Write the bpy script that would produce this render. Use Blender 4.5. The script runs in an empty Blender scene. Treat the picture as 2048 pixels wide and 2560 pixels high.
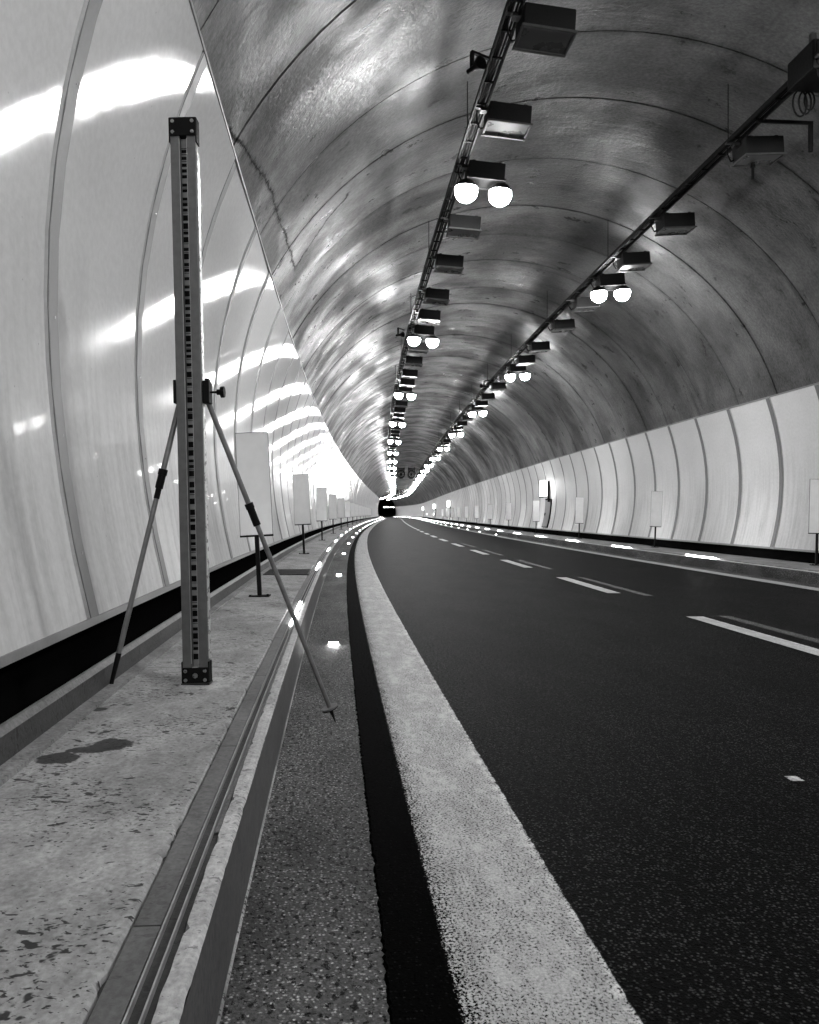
import bpy, bmesh, math, random
import numpy as np
from mathutils import Vector, Matrix

random.seed(7)
rng = np.random.default_rng(11)
scene = bpy.context.scene
COL = scene.collection

# ------------------------------------------------------------------ camera, world, exposure
CAM_H = 1.07
cam_data = bpy.data.cameras.new("camera")
cam_data.sensor_fit = 'VERTICAL'
cam_data.sensor_height = 36.0
cam_data.lens = 2000.0 / 2560.0 * 36.0
cam_data.clip_start = 0.05
cam_data.clip_end = 5000.0
cam = bpy.data.objects.new("camera", cam_data)
COL.objects.link(cam)
cam.location = (0.0, 0.0, CAM_H)
cam.rotation_euler = (math.radians(90.0) + 0.0023, 0.0, 0.0)
scene.camera = cam

world = bpy.data.worlds.new("World")
scene.world = world
world.use_nodes = True
wn = world.node_tree
bg = wn.nodes.get("Background") or wn.nodes.new("ShaderNodeBackground")
sky_tex = wn.nodes.new("ShaderNodeTexSky")
sky_tex.sky_type = 'NISHITA'
sky_tex.sun_disc = False
sky_tex.sun_elevation = math.radians(-9.0)      # night outside the tunnel
sky_tex.sun_rotation = math.radians(200.0)
wn.links.new(sky_tex.outputs[0], bg.inputs[0])
bg.inputs[1].default_value = 0.02

scene.view_settings.view_transform = 'Standard'
scene.view_settings.look = 'None'
scene.view_settings.gamma = 1.0
scene.view_settings.exposure = 2.4
scene.view_settings.use_curve_mapping = False
scene.render.engine = 'CYCLES'
scene.cycles.use_denoising = True
scene.cycles.use_light_tree = True
scene.cycles.max_bounces = 4
scene.cycles.diffuse_bounces = 3
scene.cycles.glossy_bounces = 3
scene.cycles.use_adaptive_sampling = True
scene.cycles.adaptive_threshold = 0.02
scene.cycles.transparent_max_bounces = 6
scene.cycles.sample_clamp_indirect = 6.0
scene.cycles.caustics_reflective = False
scene.cycles.caustics_refractive = False

LAMP_POWER = 46.0
LED_POWER = 13.0

# ------------------------------------------------------------------ alignment of the tunnel
NODES = np.array([-60, 0, 25, 50, 80, 120, 180, 260, 400.0])
TH = np.array([-.0986, -.0986, -.058, -.0335, -.0246, -.0155, -.0193, -.1251, -.1251])
SS = np.arange(-60.0, 900.0, 0.25)
HH = np.interp(SS, NODES, TH)
_hm = (HH[1:] + HH[:-1]) / 2
CXS = np.concatenate([[0], np.cumsum(0.25 * np.sin(_hm))])
CYS = np.concatenate([[0], np.cumsum(0.25 * np.cos(_hm))])
_i0 = int(round(60 / 0.25))
CXS -= CXS[_i0]
CYS -= CYS[_i0]
CROSS = 0.0137                       # cross fall of the carriageway, down to the right


def P(s, lat, z):
    s = np.asarray(s, float)
    h = np.interp(s, SS, HH)
    return np.stack([np.interp(s, SS, CXS) + lat * np.cos(h),
                     np.interp(s, SS, CYS) - lat * np.sin(h),
                     np.asarray(z) - CROSS * np.asarray(lat) + 0 * s], -1)


def pt(s, lat, z):
    return Vector(P(float(s), float(lat), float(z)).tolist())


def heading(s):
    return float(np.interp(s, SS, HH))


def frame(s, lat, z):
    """matrix: local x = across to the right, y = along the tunnel, z = up"""
    return Matrix.Translation(pt(s, lat, z)) @ Matrix.Rotation(-heading(s), 4, 'Z')


S_BACK, S_END = -42.0, 280.0
# ------------------------------------------------------------------ object helpers


def tag(o, label=None, cat=None, group=None, kind=None):
    if label:
        o["label"] = label
    if cat:
        o["category"] = cat
    if group:
        o["group"] = group
    if kind:
        o["kind"] = kind
    return o


def empty(name, mat=None):
    o = bpy.data.objects.new(name, None)
    o.empty_display_size = 0.1
    COL.objects.link(o)
    if mat is not None:
        o.matrix_world = mat
    return o


def link(name, mesh, mat=None, parent=None):
    o = bpy.data.objects.new(name, mesh)
    COL.objects.link(o)
    if mat is not None and len(mesh.materials) == 0:
        mesh.materials.append(mat)
    if parent is not None:
        o.parent = parent
    return o


def grid_mesh(name, pts, uv, smooth=True, close_u=False):
    """pts (n,m,3) grid -> mesh with uv (n,m,2)"""
    n, m = pts.shape[:2]
    V = pts.reshape(-1, 3)
    idx = np.arange(n * m).reshape(n, m)
    q = np.stack([idx[:-1, :-1], idx[1:, :-1], idx[1:, 1:], idx[:-1, 1:]], -1).reshape(-1, 4)
    me = bpy.data.meshes.new(name)
    me.from_pydata(V.tolist(), [], q.tolist())
    ul = me.uv_layers.new(name="UVMap")
    UV = uv.reshape(-1, 2)
    ul.data.foreach_set("uv", UV[q.reshape(-1)].astype(np.float32).ravel())
    if smooth:
        me.polygons.foreach_set("use_smooth", np.ones(len(q), dtype=bool))
    me.update()
    return me


def stations(s0, s1, ds=2.0):
    out = [s0]
    s = s0
    while s < s1 - 1e-6:
        s += ds * (1 if s < 60 else 2)
        out.append(min(s, s1))
    return np.array(out)


def sweep(name, prof, s0, s1, mat, parent=None, ds=1.0, smooth=False, flat=None):
    """extrude an open (lat,z) profile along the alignment; split per facet so edges stay crisp"""
    prof = np.array(prof, float)
    st = np.array([s0, s1]) if flat else stations(s0, s1, ds)
    arc = np.concatenate([[0], np.cumsum(np.hypot(np.diff(prof[:, 0]), np.diff(prof[:, 1])))]) + prof[0, 0]
    pts = np.stack([P(st, a, b) for a, b in prof], 1)
    uv = np.stack(np.meshgrid(st, arc, indexing='ij'), -1)
    return link(name, grid_mesh(name, pts, uv, smooth), mat, parent)


def prism(name, prof, s0, s1, mat, parent=None, ds=1.0, caps=True):
    """closed (lat,z) profile swept, flat shaded, capped"""
    prof = np.array(list(prof) + [prof[0]], float)
    st = stations(s0, s1, ds)
    arc = np.concatenate([[0], np.cumsum(np.hypot(np.diff(prof[:, 0]), np.diff(prof[:, 1])))]) + prof[0, 0]
    n, m = len(st), len(prof) - 1
    V = np.stack([P(st, a, b) for a, b in prof[:-1]], 1).reshape(-1, 3)
    faces, uvs = [], []
    for i in range(n - 1):
        for j in range(m):
            k = (j + 1) % m
            faces.append((i * m + j, (i + 1) * m + j, (i + 1) * m + k, i * m + k))
            uvs += [(st[i], arc[j]), (st[i + 1], arc[j]), (st[i + 1], arc[j + 1]), (st[i], arc[j + 1])]
    if caps:
        faces.append(tuple(range(m)))
        uvs += [(prof[j, 0], prof[j, 1]) for j in range(m)]
        faces.append(tuple((n - 1) * m + j for j in reversed(range(m))))
        uvs += [(prof[j, 0], prof[j, 1]) for j in reversed(range(m))]
    me = bpy.data.meshes.new(name)
    me.from_pydata(V.tolist(), [], faces)
    ul = me.uv_layers.new(name="UVMap")
    ul.data.foreach_set("uv", np.array(uvs, np.float32).ravel())
    bm = bmesh.new()
    bm.from_mesh(me)
    bmesh.ops.recalc_face_normals(bm, faces=bm.faces)
    bm.to_mesh(me)
    bm.free()
    return link(name, me, mat, parent)


class MB:
    """collects boxes / tubes / lathes in local space"""

    def __init__(self):
        self.bm = bmesh.new()

    def box(self, c, size, bevel=0.0, rot=None):
        r = bmesh.ops.create_cube(self.bm, size=1.0)
        vs = r['verts']
        M = Matrix.Translation(Vector(c)) @ (rot.to_4x4() if rot is not None else Matrix()) @ Matrix.Diagonal((*size, 1))
        bmesh.ops.transform(self.bm, matrix=M, verts=vs)
        if bevel:
            es = {e for v in vs for e in v.link_edges}
            bmesh.ops.bevel(self.bm, geom=list(es), offset=bevel, segments=2, affect='EDGES', profile=0.6)
        return self

    def tube(self, a, b, r0, r1=None, n=10, caps=True):
        a, b = Vector(a), Vector(b)
        d = b - a
        M = Matrix.Translation((a + b) / 2) @ d.to_track_quat('Z', 'Y').to_matrix().to_4x4()
        bmesh.ops.create_cone(self.bm, cap_ends=caps, cap_tris=False, segments=n, radius1=r0,
                              radius2=r0 if r1 is None else r1, depth=d.length, matrix=M)
        return self

    def path(self, pts, r, n=6):
        for a, b in zip(pts[:-1], pts[1:]):
            self.tube(a, b, r, n=n)
        return self

    def lathe(self, prof, n=20, M=None):
        bm = self.bm
        rings = []
        for r, z in prof:
            if r < 1e-6:
                rings.append([bm.verts.new((0, 0, z))])
            else:
                rings.append([bm.verts.new((r * math.cos(2 * math.pi * k / n), r * math.sin(2 * math.pi * k / n), z)) for k in range(n)])
        for A, B in zip(rings[:-1], rings[1:]):
            for k in range(n):
                l = (k + 1) % n
                if len(A) == 1 and len(B) == 1:
                    continue
                if len(A) == 1:
                    bm.faces.new((A[0], B[k], B[l]))
                elif len(B) == 1:
                    bm.faces.new((A[k], A[l], B[0]))
                else:
                    bm.faces.new((A[k], A[l], B[l], B[k]))
        if M is not None:
            vs = [v for R in rings for v in R]
            bmesh.ops.transform(bm, matrix=M, verts=vs)
        return self

    def mesh(self, name, mat=None, smooth_angle=None):
        me = bpy.data.meshes.new(name)
        bmesh.ops.recalc_face_normals(self.bm, faces=self.bm.faces)
        self.bm.to_mesh(me)
        self.bm.free()
        if mat is not None:
            me.materials.append(mat)
        if smooth_angle:
            me.polygons.foreach_set("use_smooth", np.ones(len(me.polygons), dtype=bool))
            me.set_sharp_from_angle(angle=math.radians(smooth_angle))
        me.update()
        return me

    def build(self, name, mat, parent=None, smooth_angle=None):
        return link(name, self.mesh(name, mat, smooth_angle), None, parent)


def copy_tree(o, parent=None):
    c = o.copy()
    COL.objects.link(c)
    if parent is not None:
        c.parent = parent
        c.matrix_parent_inverse = o.matrix_parent_inverse.copy()
    for ch in list(o.children):
        copy_tree(ch, c)
    return c


ORD = ["first", "second", "third", "fourth", "fifth", "sixth", "seventh", "eighth", "ninth", "tenth", "eleventh", "twelfth"]

# ------------------------------------------------------------------ materials (all neutral grey: black and white picture)


class NB:
    def __init__(self, name):
        self.m = bpy.data.materials.new(name)
        self.m.use_nodes = True
        self.t = self.m.node_tree
        self.b = self.t.nodes["Principled BSDF"]
        self.tc = self.t.nodes.new("ShaderNodeTexCoord")

    def L(self, a, b):
        self.t.links.new(a, b)

    def n(self, typ, **kw):
        nd = self.t.nodes.new(typ)
        for k, v in kw.items():
            setattr(nd, k, v)
        return nd

    def mapping(self, scale, which="UV", loc=(0, 0, 0)):
        mp = self.n("ShaderNodeMapping")
        self.L(self.tc.outputs[which], mp.inputs[0])
        mp.inputs["Scale"].default_value = scale
        mp.inputs["Location"].default_value = loc
        return mp.outputs[0]

    def noise(self, vec, scale=1.0, detail=4.0, rough=0.55, dist=0.0):
        nd = self.n("ShaderNodeTexNoise")
        self.L(vec, nd.inputs["Vector"])
        nd.inputs["Scale"].default_value = scale
        nd.inputs["Detail"].default_value = detail
        nd.inputs["Roughness"].default_value = rough
        nd.inputs["Distortion"].default_value = dist
        return nd.outputs["Fac"]

    def voro(self, vec, scale=1.0, feature='F1', rnd=1.0):
        nd = self.n("ShaderNodeTexVoronoi", feature=feature)
        self.L(vec, nd.inputs["Vector"])
        nd.inputs["Scale"].default_value = scale
        nd.inputs["Randomness"].default_value = rnd
        return nd

    def ramp(self, fac, lo, hi, a=0.0, b=1.0, smooth=True):
        nd = self.n("ShaderNodeMapRange")
        nd.interpolation_type = 'SMOOTHSTEP' if smooth else 'LINEAR'
        self.L(fac, nd.inputs["Value"])
        for k, v in zip(("From Min", "From Max", "To Min", "To Max"), (lo, hi, a, b)):
            nd.inputs[k].default_value = v
        return nd.outputs[0]

    def math(self, op, a, b=None):
        nd = self.n("ShaderNodeMath", operation=op)
        for i, x in enumerate((a, b)):
            if x is None:
                continue
            if isinstance(x, (int, float)):
                nd.inputs[i].default_value = x
            else:
                self.L(x, nd.inputs[i])
        return nd.outputs[0]

    def color(self, val):
        """scalar socket or number to base colour"""
        if isinstance(val, (int, float)):
            self.b.inputs["Base Color"].default_value = (val, val, val, 1)
        else:
            self.L(val, self.b.inputs["Base Color"])

    def set(self, rough=None, spec=None, metal=None, coat=None, coat_rough=None):
        for k, v in (("Roughness", rough), ("Specular IOR Level", spec), ("Metallic", metal), ("Coat Weight", coat), ("Coat Roughness", coat_rough)):
            if v is None:
                continue
            if isinstance(v, (int, float)):
                self.b.inputs[k].default_value = v
            else:
                self.L(v, self.b.inputs[k])

    def bump(self, h, strength=0.3, dist=0.01):
        nd = self.n("ShaderNodeBump")
        nd.inputs["Strength"].default_value = strength
        nd.inputs["Distance"].default_value = dist
        self.L(h, nd.inputs["Height"])
        self.L(nd.outputs[0], self.b.inputs["Normal"])

    def xy(self, which="UV"):
        sp = self.n("ShaderNodeSeparateXYZ")
        self.L(self.tc.outputs[which], sp.inputs[0])
        return sp.outputs


def plain(name, val, rough=0.5, metal=0.0, spec=0.5, var=0.12, scale=30.0):
    b = NB(name)
    f = b.noise(b.mapping((scale,) * 3, "Object"), 1.0, 4)
    b.color(b.ramp(f, 0.3, 0.7, val * (1 - var), val * (1 + var)))
    b.set(rough=b.ramp(f, 0.3, 0.7, max(0.02, rough - 0.06), rough + 0.06), metal=metal, spec=spec)
    return b.m


def emit(name, strength, sample=True):
    m = bpy.data.materials.new(name)
    if not sample:
        m.cycles.emission_sampling = 'NONE'        # too small to light anything around it noticeably
    m.use_nodes = True
    t = m.node_tree
    t.nodes.clear()
    e = t.nodes.new("ShaderNodeEmission")
    o = t.nodes.new("ShaderNodeOutputMaterial")
    e.inputs[1].default_value = strength
    t.links.new(e.outputs[0], o.inputs[0])
    return m


def mat_panel(name, base, rough, coat):
    b = NB(name)
    fine = b.noise(b.mapping((2.0, 2.0, 1)), 9.0, 6, 0.65)
    streak = b.noise(b.mapping((9.0, 0.7, 1)), 1.0, 5, 0.6)
    cloud = b.noise(b.mapping((0.55, 0.8, 1)), 1.0, 3)
    uv = b.xy()
    # road dirt washed down the lower part of the panels in vertical streaks
    low = b.ramp(uv[1], 2.6, 0.6, 0.0, 1.0)
    dirt = b.math('MULTIPLY', low, b.ramp(streak, 0.38, 0.72))
    v = b.math('ADD', b.ramp(cloud, 0.3, 0.7, base * 0.95, base * 1.04), b.ramp(fine, 0.3, 0.7, -0.03, 0.03))
    v = b.math('SUBTRACT', v, b.math('MULTIPLY', dirt, 0.22 * base))
    spk = b.voro(b.mapping((7.0, 7.0, 1)), 1.0)
    v = b.math('MULTIPLY', v, b.ramp(spk.outputs["Distance"], 0.02, 0.05, 0.6, 1.0))
    b.color(v)
    r = b.math('ADD', b.ramp(fine, 0.25, 0.75, rough - 0.015, rough + 0.02), b.math('MULTIPLY', dirt, 0.22))
    r = b.math('ADD', r, b.math('MULTIPLY', low, 0.08))
    b.set(rough=r, spec=0.42, coat=coat, coat_rough=0.03)
    dif = b.n("ShaderNodeBsdfDiffuse")
    b.L(v, dif.inputs[0])
    mx = b.n("ShaderNodeMixShader")
    b.L(b.math('ADD', b.math('MULTIPLY', low, 0.26), 0.70), mx.inputs[0])
    b.L(b.b.outputs[0], mx.inputs[1])
    b.L(dif.outputs[0], mx.inputs[2])
    b.L(mx.outputs[0], b.t.nodes["Material Output"].inputs[0])
    wav = b.noise(b.mapping((1.1, 1.5, 1)), 1.0, 2)
    b.bump(wav, 0.22, 0.012)
    return b.m


def mat_vault():
    b = NB("vault_concrete")
    big = b.noise(b.mapping((0.35, 0.4, 1)), 1.0, 3, 0.6)
    mid = b.noise(b.mapping((2.2, 1.6, 1)), 1.0, 5, 0.68, 0.2)
    fine = b.noise(b.mapping((24, 17, 1)), 1.0, 4, 0.65)
    streak = b.noise(b.mapping((9.0, 1.1, 1)), 1.0, 4, 0.62, 0.25)
    v = b.ramp(big, 0.3, 0.72, 0.055, 0.105)
    v = b.math('MULTIPLY', v, b.ramp(mid, 0.25, 0.75, 0.72, 1.25))
    v = b.math('MULTIPLY', v, b.ramp(fine, 0.3, 0.7, 0.74, 1.22))
    stain = b.ramp(streak, 0.45, 0.75)
    v = b.math('MULTIPLY', v, b.math('SUBTRACT', 1.0, b.math('MULTIPLY', stain, 0.14)))
    # soot and seepage that has bled out of the ring joints
    sx = b.xy()[0]
    md = b.math('MODULO', b.math('SUBTRACT', sx, 11.95 - 600.0), 6.0)
    d1 = b.math('MINIMUM', md, b.math('SUBTRACT', 6.0, md))
    d2 = b.math('ABSOLUTE', b.math('SUBTRACT', md, 4.3))
    dj = b.math('ADD', b.math('MINIMUM', b.math('MINIMUM', d1, d2), b.math('ABSOLUTE', b.math('SUBTRACT', md, 2.15))), b.math('MULTIPLY', b.math('SUBTRACT', mid, 0.5), 0.3))
    soot = b.math('MULTIPLY', b.ramp(dj, -0.03, 0.16, 1.0, 0.0), b.ramp(big, 0.36, 0.62, 0.25, 0.9))
    v = b.math('MULTIPLY', v, b.math('SUBTRACT', 1.0, b.math('MULTIPLY', soot, 0.6)))
    # one long open seam wandering up from the left wall and into a ring joint
    wv = b.n("ShaderNodeTexNoise")
    b.L(b.mapping((3.5, 5.0, 1)), wv.inputs["Vector"])
    wv.inputs["Scale"].default_value = 1.0
    wv.inputs["Detail"].default_value = 5.0
    sh = b.n("ShaderNodeVectorMath", operation='MULTIPLY_ADD')
    b.L(wv.outputs["Color"], sh.inputs[0])
    sh.inputs[1].default_value = (0.34, 0.15, 0)
    b.L(b.mapping((1, 1, 1), loc=(-0.17, -0.075, 0)), sh.inputs[2])
    dist = None
    for (p0, p1) in (((7.0, 2.70), (8.36, 2.97)), ((8.36, 2.97), (9.58, 3.16)), ((9.58, 3.16), (10.88, 3.22)), ((10.88, 3.22), (13.06, 3.30)),
                     ((13.06, 3.30), (12.4, 4.62))):
        ax, ay = p0
        bx, by = p1[0] - ax, p1[1] - ay
        sb_ = b.n("ShaderNodeVectorMath", operation='SUBTRACT')
        b.L(sh.outputs[0], sb_.inputs[0])
        sb_.inputs[1].default_value = (ax, ay, 0)
        dt = b.n("ShaderNodeVectorMath", operation='DOT_PRODUCT')
        b.L(sb_.outputs[0], dt.inputs[0])
        dt.inputs[1].default_value = (bx, by, 0)
        hcl = b.ramp(dt.outputs["Value"], 0.0, bx * bx + by * by, 0.0, 1.0, False)
        scv = b.n("ShaderNodeVectorMath", operation='SCALE')
        scv.inputs[0].default_value = (bx, by, 0)
        b.L(hcl, scv.inputs["Scale"])
        df = b.n("ShaderNodeVectorMath", operation='DISTANCE')
        b.L(sb_.outputs[0], df.inputs[0])
        b.L(scv.outputs[0], df.inputs[1])
        dist = df.outputs["Value"] if dist is None else b.math('MINIMUM', dist, df.outputs["Value"])
    seam = b.ramp(b.math('ADD', dist, b.math('MULTIPLY', b.math('SUBTRACT', fine, 0.5), 0.10)), -0.01, 0.085, 1.0, 0.0)
    v = b.math('MULTIPLY', v, b.math('SUBTRACT', 1.0, b.math('MULTIPLY', seam, b.ramp(mid, 0.3, 0.62, 0.25, 0.8))))
    b.color(v)
    b.set(rough=b.ramp(mid, 0.25, 0.75, 0.24, 0.48), spec=0.5)
    hh = b.math('ADD', b.math('MULTIPLY', streak, 0.24), b.math('MULTIPLY', mid, 0.55))
    hh = b.math('ADD', hh, b.math('MULTIPLY', fine, 0.24))
    b.bump(hh, 0.8, 0.05)
    # damp glossy patches between dry matt ones
    dif = b.n("ShaderNodeBsdfDiffuse")
    b.L(v, dif.inputs[0])
    mx = b.n("ShaderNodeMixShader")
    damp = b.noise(b.mapping((0.7, 0.5, 1), loc=(4, 2, 0)), 1.0, 4, 0.6)
    b.L(b.math('MAXIMUM', b.ramp(damp, 0.36, 0.62, 0.36, 0.84), seam), mx.inputs[0])
    b.L(b.b.outputs[0], mx.inputs[1])
    b.L(dif.outputs[0], mx.inputs[2])
    b.L(mx.outputs[0], b.t.nodes["Material Output"].inputs[0])
    return b.m


def mat_concrete(name, base, speck=0.5, speck_scale=26.0, stain=False, rough=0.75, contrast=0.35, bump=0.3):
    b = NB(name)
    big = b.noise(b.mapping((1.3, 2.2, 1)), 1.0, 5, 0.6)
    mid = b.noise(b.mapping((9, 14, 1)), 1.0, 6, 0.7)
    fine = b.noise(b.mapping((60, 60, 1)), 1.0, 4, 0.6)
    v = b.ramp(big, 0.28, 0.72, base * (1 - contrast), base * (1 + contrast * 0.6))
    v = b.math('MULTIPLY', v, b.ramp(mid, 0.25, 0.75, 0.72, 1.2))
    v = b.math('MULTIPLY', v, b.ramp(fine, 0.3, 0.7, 0.78, 1.18))
    # pits and trowel marks: broken dark strokes lying across the walkway, gathered in patches
    patch = b.noise(b.mapping((2.4, 3.1, 1), loc=(3, 1, 0)), 1.0, 4, 0.6)
    pit = None
    for k_, (sa, sb, lo_, hi_) in enumerate(((speck_scale * 1.1, speck_scale * 0.55, 0.615, 0.665), (speck_scale * 2.6, speck_scale * 1.5, 0.60, 0.66), (speck_scale * 0.4, speck_scale * 0.3, 0.66, 0.70))):
        mp_ = b.n("ShaderNodeMapping")
        b.L(b.tc.outputs["UV"], mp_.inputs[0])
        mp_.inputs["Rotation"].default_value = (0, 0, 0.5)
        mp_.inputs["Scale"].default_value = (sa, sb, 1)
        mp_.inputs["Location"].default_value = (k_ * 3.3, k_ * 7.1, 0)
        pn_ = b.noise(mp_.outputs[0], 1.0, 3, 0.6, 0.3)
        pn_ = b.math('ADD', pn_, b.ramp(patch, 0.3, 0.7, -0.06, 0.05))
        pk = b.ramp(pn_, lo_, hi_)
        pit = pk if pit is None else b.math('MAXIMUM', pit, pk)
    v = b.math('MULTIPLY', v, b.math('SUBTRACT', 1.0, b.math('MULTIPLY', pit, speck)))
    if stain:
        uv = b.xy()
        edge = b.noise(b.mapping((16, 16, 1)), 1.0, 4, 0.6)
        tot = None
        for (cs, cl, rs, rl) in ((2.90, -0.775, 0.075, 0.085), (2.84, -0.83, 0.04, 0.07), (2.75, -0.90, 0.065, 0.07),
                                 (3.42, -0.965, 0.03, 0.04), (3.06, -0.62, 0.014, 0.014)):
            ds_ = b.math('DIVIDE', b.math('SUBTRACT', uv[0], cs), rs)
            dl_ = b.math('DIVIDE', b.math('SUBTRACT', uv[1], cl), rl)
            r2 = b.math('ADD', b.math('MULTIPLY', ds_, ds_), b.math('MULTIPLY', dl_, dl_))
            k = b.ramp(b.math('ADD', r2, b.math('MULTIPLY', b.math('SUBTRACT', edge, 0.5), 2.6)), 0.75, 1.15, 1.0, 0.0)
            tot = k if tot is None else b.math('MAXIMUM', tot, k)
        v = b.math('MULTIPLY', v, b.math('SUBTRACT', 1.0, b.math('MULTIPLY', tot, 0.9)))
        # pale mortar patch where the staff stands
        ds_ = b.math('DIVIDE', b.math('SUBTRACT', uv[0], 3.92), 0.16)
        dl_ = b.math('DIVIDE', b.math('SUBTRACT', uv[1], -0.60), 0.13)
        r2 = b.math('ADD', b.math('MULTIPLY', ds_, ds_), b.math('MULTIPLY', dl_, dl_))
        k = b.ramp(b.math('ADD', r2, b.math('MULTIPLY', b.math('SUBTRACT', edge, 0.5), 2.4)), 0.6, 1.2, 0.35, 0.0)
        v = b.math('MULTIPLY', v, b.math('ADD', 1.0, k))
    b.color(v)
    b.set(rough=rough, spec=0.35)
    b.bump(b.math('SUBTRACT', b.math('ADD', mid, b.math('MULTIPLY', fine, 0.4)), b.math('MULTIPLY', pit, 0.5)), bump, 0.008)
    return b.m


def mat_aggregate(name, base, bright, scale, dens, rough, bump, pit=0.8, spec=0.15, contrast=0.3):
    """stones in a dark matrix: asphalt or washed concrete. dens = share of bright stones, on asphalt painted glints"""
    b = NB(name)
    big = b.noise(b.mapping((0.9, 2.2, 1)), 1.0, 4, 0.6)
    warp = b.n("ShaderNodeTexNoise")
    b.L(b.mapping((scale * 0.8, scale * 0.8, 1)), warp.inputs["Vector"])
    va = b.n("ShaderNodeVectorMath", operation='MULTIPLY_ADD')
    b.L(warp.outputs["Color"], va.inputs[0])
    va.inputs[1].default_value = (0.8, 0.8, 0)
    b.L(b.mapping((scale, scale, 1)), va.inputs[2])
    vo = b.voro(va.outputs[0], 1.0)
    sep = b.n("ShaderNodeSeparateColor")
    b.L(vo.outputs["Color"], sep.inputs[0])
    grit = b.noise(b.mapping((scale * 0.9, scale * 0.9, 1)), 1.0, 4, 0.65)
    stone_glint = b.math('MULTIPLY', b.ramp(sep.outputs[0], 1.0 - dens, 1.0), b.ramp(vo.outputs["Distance"], 0.15, 0.55, 1.0, 0.0))
    v = b.math('ADD', b.math('MULTIPLY', b.ramp(grit, 0.3, 0.7, 0.55, 1.45), base), b.math('MULTIPLY', stone_glint, bright))
    v = b.math('MULTIPLY', v, b.ramp(big, 0.28, 0.72, 1 - contrast, 1 + contrast))
    hole = b.ramp(b.noise(b.mapping((scale * 0.42, scale * 0.5, 1), loc=(2, 5, 0)), 1.0, 4, 0.65), 0.54, 0.63)
    v = b.math('MULTIPLY', v, b.math('SUBTRACT', 1.0, b.math('MULTIPLY', hole, pit)))
    b.color(v)
    b.set(rough=rough, spec=spec)
    hgt = b.math('SUBTRACT', b.math('ADD', b.math('MULTIPLY', stone_glint, 0.5), b.math('MULTIPLY', grit, 0.5)), b.math('MULTIPLY', hole, 0.6))
    b.bump(hgt, bump, 0.006)
    return b.m


def mat_paint(name, base, w0, w1, wear, edge=0.035, grain=70.0, left_extra=0.0, ghost=1.0):
    """road paint on a sheet whose uv.y runs from w0 to w1: worn away at ragged edges and in specks"""
    b = NB(name)
    uv = b.xy()
    n1 = b.noise(b.mapping((grain, grain, 1)), 1.0, 4, 0.7)
    n2 = b.noise(b.mapping((3.0, 7.0, 1)), 1.0, 4, 0.65)
    n3 = b.noise(b.mapping((18, 22, 1)), 1.0, 4, 0.6)
    dl = b.math('SUBTRACT', uv[1], w0)
    dr = b.math('SUBTRACT', w1, uv[1])
    if left_extra:
        # the outer third is an older, thinner coat
        lw = b.ramp(dl, 0.0, left_extra, 0.0, 1.0)
    d = b.math('DIVIDE', b.math('MINIMUM', dl, dr), edge)
    cov = b.math('ADD', b.math('MINIMUM', d, 1.0), b.math('MULTIPLY', b.math('SUBTRACT', n3, 0.5), 0.9))
    cov = b.math('ADD', cov, b.math('MULTIPLY', b.math('SUBTRACT', n1, 0.5), 0.7))
    # pits between the stones that the paint never filled
    hole = b.math('MULTIPLY', b.ramp(n1, 0.52, 0.60), b.ramp(n2, 0.3, 0.62, 0.55, 1.0))
    cov = b.math('SUBTRACT', cov, b.math('MULTIPLY', hole, wear))
    if left_extra:
        cov = b.math('SUBTRACT', cov, b.math('MULTIPLY', b.math('SUBTRACT', 1.0, lw), b.ramp(n1, 0.34, 0.62, 0.0, 1.15)))
    alpha = b.ramp(cov, 0.22, 0.5)
    alpha = b.math('MULTIPLY', alpha, ghost)
    v = b.math('MULTIPLY', b.ramp(n3, 0.25, 0.75, base * 0.8, base * 1.15), b.ramp(n1, 0.3, 0.6, 1.2, 0.72))
    v = b.math('MULTIPLY', v, b.ramp(n2, 0.3, 0.75, 1.1, 0.78))
    # thicker bead of paint along the inner edge
    bead = b.math('MULTIPLY', b.ramp(dr, 0.045, 0.012), b.ramp(n3, 0.42, 0.58))
    v = b.math('MULTIPLY', v, b.math('ADD', 1.0, b.math('MULTIPLY', bead, 0.55)))
    b.color(v)
    b.set(rough=0.6, spec=0.4)
    b.bump(b.math('ADD', n1, b.math('MULTIPLY', n3, 0.6)), 0.35, 0.004)
    b.L(alpha, b.b.inputs["Alpha"])
    return b.m


M_PANEL_L = mat_panel("enamel_panel_left", 0.56, 0.07, 0.2)
M_PANEL_R = mat_panel("enamel_panel_right", 0.56, 0.36, 0.0)
M_VAULT = mat_vault()
M_WALK = mat_concrete("walkway_concrete", 0.29, 0.92, 34.0, True)
M_WALK_R = mat_concrete("walkway_concrete_far", 0.22, 0.5, 26.0)
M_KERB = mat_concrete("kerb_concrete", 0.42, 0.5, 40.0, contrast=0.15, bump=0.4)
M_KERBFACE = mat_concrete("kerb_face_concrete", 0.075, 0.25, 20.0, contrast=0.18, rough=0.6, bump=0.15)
M_PLINTH = mat_concrete("plinth_concrete", 0.04, 0.35, 16.0, contrast=0.3)
M_LEDGE = mat_concrete("ledge_concrete", 0.20, 0.4, 30.0)
M_GUTTER = mat_aggregate("gutter_washed_concrete", 0.055, 0.34, 100.0, 0.75, 0.7, 1.0, 1.0, 0.1, 0.45)
M_ASPHALT = mat_aggregate("asphalt", 0.0024, 0.085, 110.0, 0.70, 0.6, 1.0, 0.7, 0.010, 0.3)  # bright specks are light glints painted into the asphalt colour
M_ASPHALT_DARK = mat_aggregate("bitumen_joint", 0.0012, 0.012, 120.0, 0.3, 0.75, 1.0, 0.5, 0.004)
M_COVER = mat_concrete("channel_cover_concrete", 0.11, 0.3, 24.0, contrast=0.25, rough=0.6, bump=0.15)
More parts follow.
